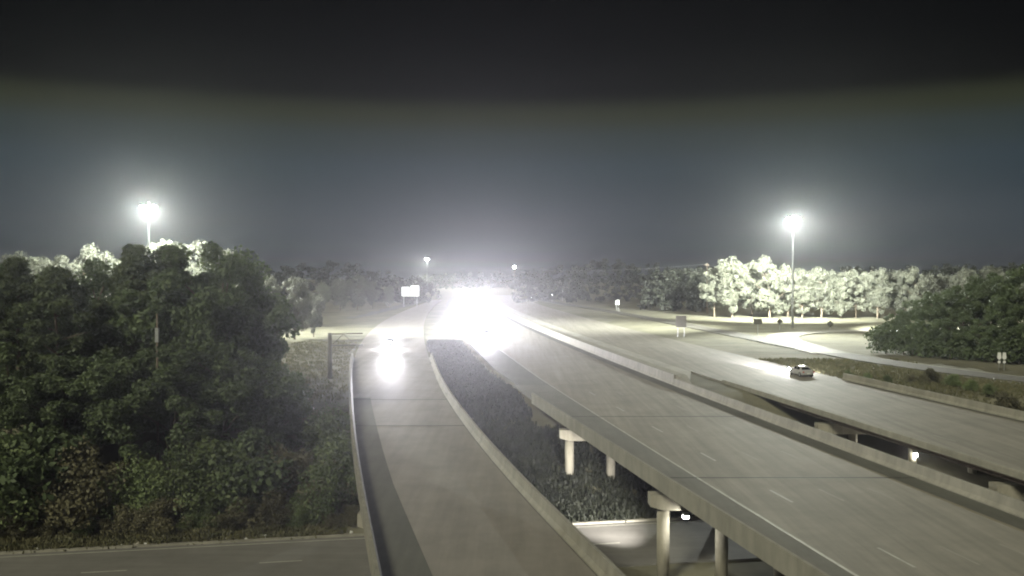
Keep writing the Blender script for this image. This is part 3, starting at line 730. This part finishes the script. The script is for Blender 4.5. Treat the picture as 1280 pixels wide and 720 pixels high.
x, y = at(851.5, 421); post_sign('road_sign', x, y, 2.45, 2.75, 14 - 57 * y / 1100, 'large grey-backed road sign on two posts beside the far carriageway', 'sign_back')
x, y = at(947.5, 419); post_sign('road_sign', x, y, 2.0, 1.35, 14 - 57 * y / 1100, 'dark rectangular sign back on one post left of the loop road', 'sign_dark', 1)
x, y = at(975, 412); post_sign('warning_sign', x, y, 1.7, 1.7, 14 - 57 * y / 1100, 'small dark diamond sign back just left of the right lamp mast', 'sign_dark', 1, 'dia', group='diamond signs at the loop road')
x, y = at(1038, 413.5); post_sign('warning_sign', x, y, 1.9, 1.9, 14 - 60 * y / 1100, 'small dark diamond sign back to the right of the right lamp mast', 'sign_dark', 1, 'dia', group='diamond signs at the loop road')
x, y = at(772, 389); post_sign('road_sign', x, y, 1.5, 1.9, 14 - 33 * y / 1100, 'tiny white sign on two posts at the far exit gore', 'sign_white')
x, y = at(1122, 442); post_sign('road_sign', x, y, 1.2, 1.9, 14 - 83 * y / 1100, 'tall narrow grey sign in front of the dark right trees', 'sign_back', 2)
x, y = at(1253, 463)
rsn = empty('route_sign', (x, y, ground_z(x, y)), 0, label='pair of pale route shields on two posts under the dark right trees', cat='road sign')
for s in (-1, 1):
    pts = [(-.32, 1.15), (-.22, 1.95), (.22, 1.95), (.32, 1.15), (.2, .95), (0, .85), (-.2, .95)]; pts = [(px + s * .38, pz + .75) for px, pz in pts]; n = len(pts)
    v = [(px, -.015, pz) for px, pz in pts] + [(px, .015, pz) for px, pz in pts]
    MB().add(v, [tuple(reversed(range(n))), tuple(range(n, 2 * n))] + [(i, (i + 1) % n, (i + 1) % n + n, i + n) for i in range(n)]).build('shield', 'sign_white', rsn)
    MB().box(s * .38 - .2, s * .38 + .2, -.015, .015, 1.1, 1.45).build('arrow_plate', 'sign_white', rsn)
    MB().box(s * .38 - .04, s * .38 + .04, .02, .1, -.3, 2.6).build('post', 'steel', rsn)

# cantilever sign left of the ramp
gx, gy = (412 - 640) * 122 / 1100, 122
gan = empty('sign_post', (gx, gy, ground_z(gx, gy)), 0, label='bare steel sign post with a short truss arm beside the ramp barrier', cat='road sign')
zb = -ground_z(gx, gy)
MB().tube([(0, 0, -.6), (0, 0, zb + 6.1)], [.33, .27], 14).build('post', 'sign_back', gan, True)
for dz in (0, -1.6):
    MB().tube([(0, 0, zb + 5.95 + dz), (4.6, 0, zb + 6.05 + dz)], .09, 8).build('arm', 'sign_back', gan)
for k in range(2):
    MB().tube([(.3 + 1.6 * k, 0, zb + (5.95 if k % 2 else 4.4)), (1.9 + 1.6 * k, 0, zb + (4.4 if k % 2 else 5.97))], .05, 6).build('brace', 'sign_back', gan)

# lit overhead sign far down the road
fx, fy = (513 - 640) * 400 / 1100, 400
fs = empty('overhead_sign', (fx, fy, -.3), 0, label='small lit white overhead sign far down the ramp below the far mast', cat='road sign')
for s in (-3.0, 3.0): MB().tube([(s, 0, -.3), (s, 0, 6.4)], .14, 8).build('post', 'steel', fs)
MB().tube([(-3.3, 0, 6.6), (3.3, 0, 6.6)], .12, 8).build('beam', 'steel', fs)
MB().box(-3.9, -.5, -.25, -.13, 6.0, 9.3).build('panel', 'lit_sign', fs)
MB().box(.2, 3.9, -.25, -.13, 6.0, 9.9).build('panel', 'lit_sign', fs)
MB().box(-3.9, 3.9, -.25, -.13, 5.2, 5.9).build('panel', 'lit_sign', fs)

# utility poles: lamp pole far right of the glare, wire, bare pole inside the left wood
px0, py0 = (643 - 640) * 520 / 1100, 520
up1 = empty('lamp_pole', (px0, py0, -.3), 0, label='far pole with a small white lamp right of the headlight glare', cat='lamp pole')
MB().tube([(0, 0, -.3), (0, 0, 21)], [.22, .15], 8).build('pole', 'pole_wood', up1)
MB().tube([(0, 0, 19.2), (0, -1.6, 19.6)], .05, 6).build('arm', 'steel', up1)
MB().tube([(0, -1.5, 19.7), (0, -2.2, 19.5)], [.45, .6], 10).build('lamp_head', 'far_lens', up1)
w0 = Vector((px0, py0, 18.6)); w1 = Vector(((884 - 640) * 330 / 1100, 330, 18.5))
wp = [w0.lerp(w1, t / 16) + Vector((0, 0, -2.0 * 4 * (t / 16) * (1 - t / 16))) for t in range(17)]
tag(MB().tube(wp, .035, 5).build('overhead_wire', 'wire'), 'thin sagging wire strung before the far centre wood', 'wire')
up2 = empty('utility_pole', ((884 - 640) * 330 / 1100, 330.1, -.3), 0, label='wooden utility pole hidden among the first floodlit trees', cat='utility pole')
MB().tube([(0, 0, -.3), (0, 0, 19.3)], [.2, .14], 8).build('pole', 'pole_wood', up2)
MB().box(-1.1, 1.1, -.06, .06, 18.3, 18.5).build('crossarm', 'pole_wood', up2)
px2, py2 = (196 - 640) * 80 / 1100, 80
up3 = empty('utility_pole', (px2, py2, ground_z(px2, py2)), 0, label='slim brown pole with a small grey box among the left wood', cat='utility pole')
hz = 14 - (392 - 345) * 80 / 1100 - ground_z(px2, py2)
MB().tube([(0, 0, -.5), (0, 0, hz)], [.12, .08], 10).build('pole', 'pole_wood', up3, True)
MB().box(-.16, .16, -.12, .12, hz - 2.6, hz - 1.3).build('cabinet', 'steel', up3)
# small far lamps by the highway
for u, v_, yy, lab in ((665, 372, 470, 'tiny far roadside lamp just right of the headlight glare'), (690, 369, 480, 'tiny far roadside lamp second to the right of the glare'), (703, 365, 500, 'tiny far roadside lamp at the foot of the centre wood')):
    xx = (u - 640) * yy / 1100; zz = 14 - (v_ - 345) * yy / 1100
    lo = empty('street_lamp', (xx, yy, -.3), 0, label=lab, cat='street lamp', group='far roadside lamps')
    MB().tube([(0, 0, -.2), (0, 0, zz + .3)], [.12, .07], 8).build('pole', 'steel', lo)
    MB().tube([(0, 0, zz + .35), (0, -.5, zz + .25)], [.16, .22], 8).build('lamp_head', 'far_lens', lo)

# litter and stones along the lower kerb
rl = random.Random(9)
for i, (u, v_) in enumerate([(28, 706), (113, 708), (146, 706), (143, 700), (232, 689), (262, 692), (270, 688), (296, 685), (312, 690), (325, 688), (434, 672), (5, 712)]):
    yy = (14 - ZL - .05) * 1100 / (v_ - 345); xx = (u - 640) * yy / 1100; s = rl.uniform(.18, .34)
    if yy < EDGE(xx) + .5: yy = EDGE(xx) + rl.uniform(.6, 1.3)
    vv = []; 
    for k in range(6):
        a = k * math.pi / 3 + rl.uniform(-.2, .2); rr = s * rl.uniform(.7, 1.2); vv += [(rr * math.cos(a), rr * .8 * math.sin(a), 0), (rr * .7 * math.cos(a), rr * .6 * math.sin(a), s * rl.uniform(.5, .9))]
    ff = [tuple(2 * k for k in reversed(range(6))), tuple(2 * k + 1 for k in range(6))] + [(2 * k, (2 * k + 2) % 12, (2 * k + 3) % 12, 2 * k + 1) for k in range(6)]
    o = mesh_obj('litter', vv, ff, 'litter' if i % 3 else 'stone'); o.location = (xx, yy, ground_z(xx, yy) + .02); o.rotation_euler = (0, 0, rl.uniform(0, 6))
    tag(o, 'pale scrap of litter lying along the kerb of the lower road', 'litter', 'litter along the lower kerb')

# ------------------------------------------------------------------ haze
hv = MB().box(-3100, 3100, -650, 3100, -8.4, 34.5)
hz_o = hv.build('haze', None); tag(hz_o, 'thin night haze over the whole interchange', 'haze', kind='stuff')
hm = bpy.data.materials.new('haze_air'); hm.use_nodes = True; hn = hm.node_tree.nodes; hn.clear()
ho = hn.new('ShaderNodeOutputMaterial'); pv = hn.new('ShaderNodeVolumePrincipled')
pv.inputs['Color'].default_value = (.93, .95, .97, 1); pv.inputs['Density'].default_value = .00012; pv.inputs['Anisotropy'].default_value = .84
hm.node_tree.links.new(pv.outputs[0], ho.inputs['Volume']); hz_o.data.materials.append(hm)
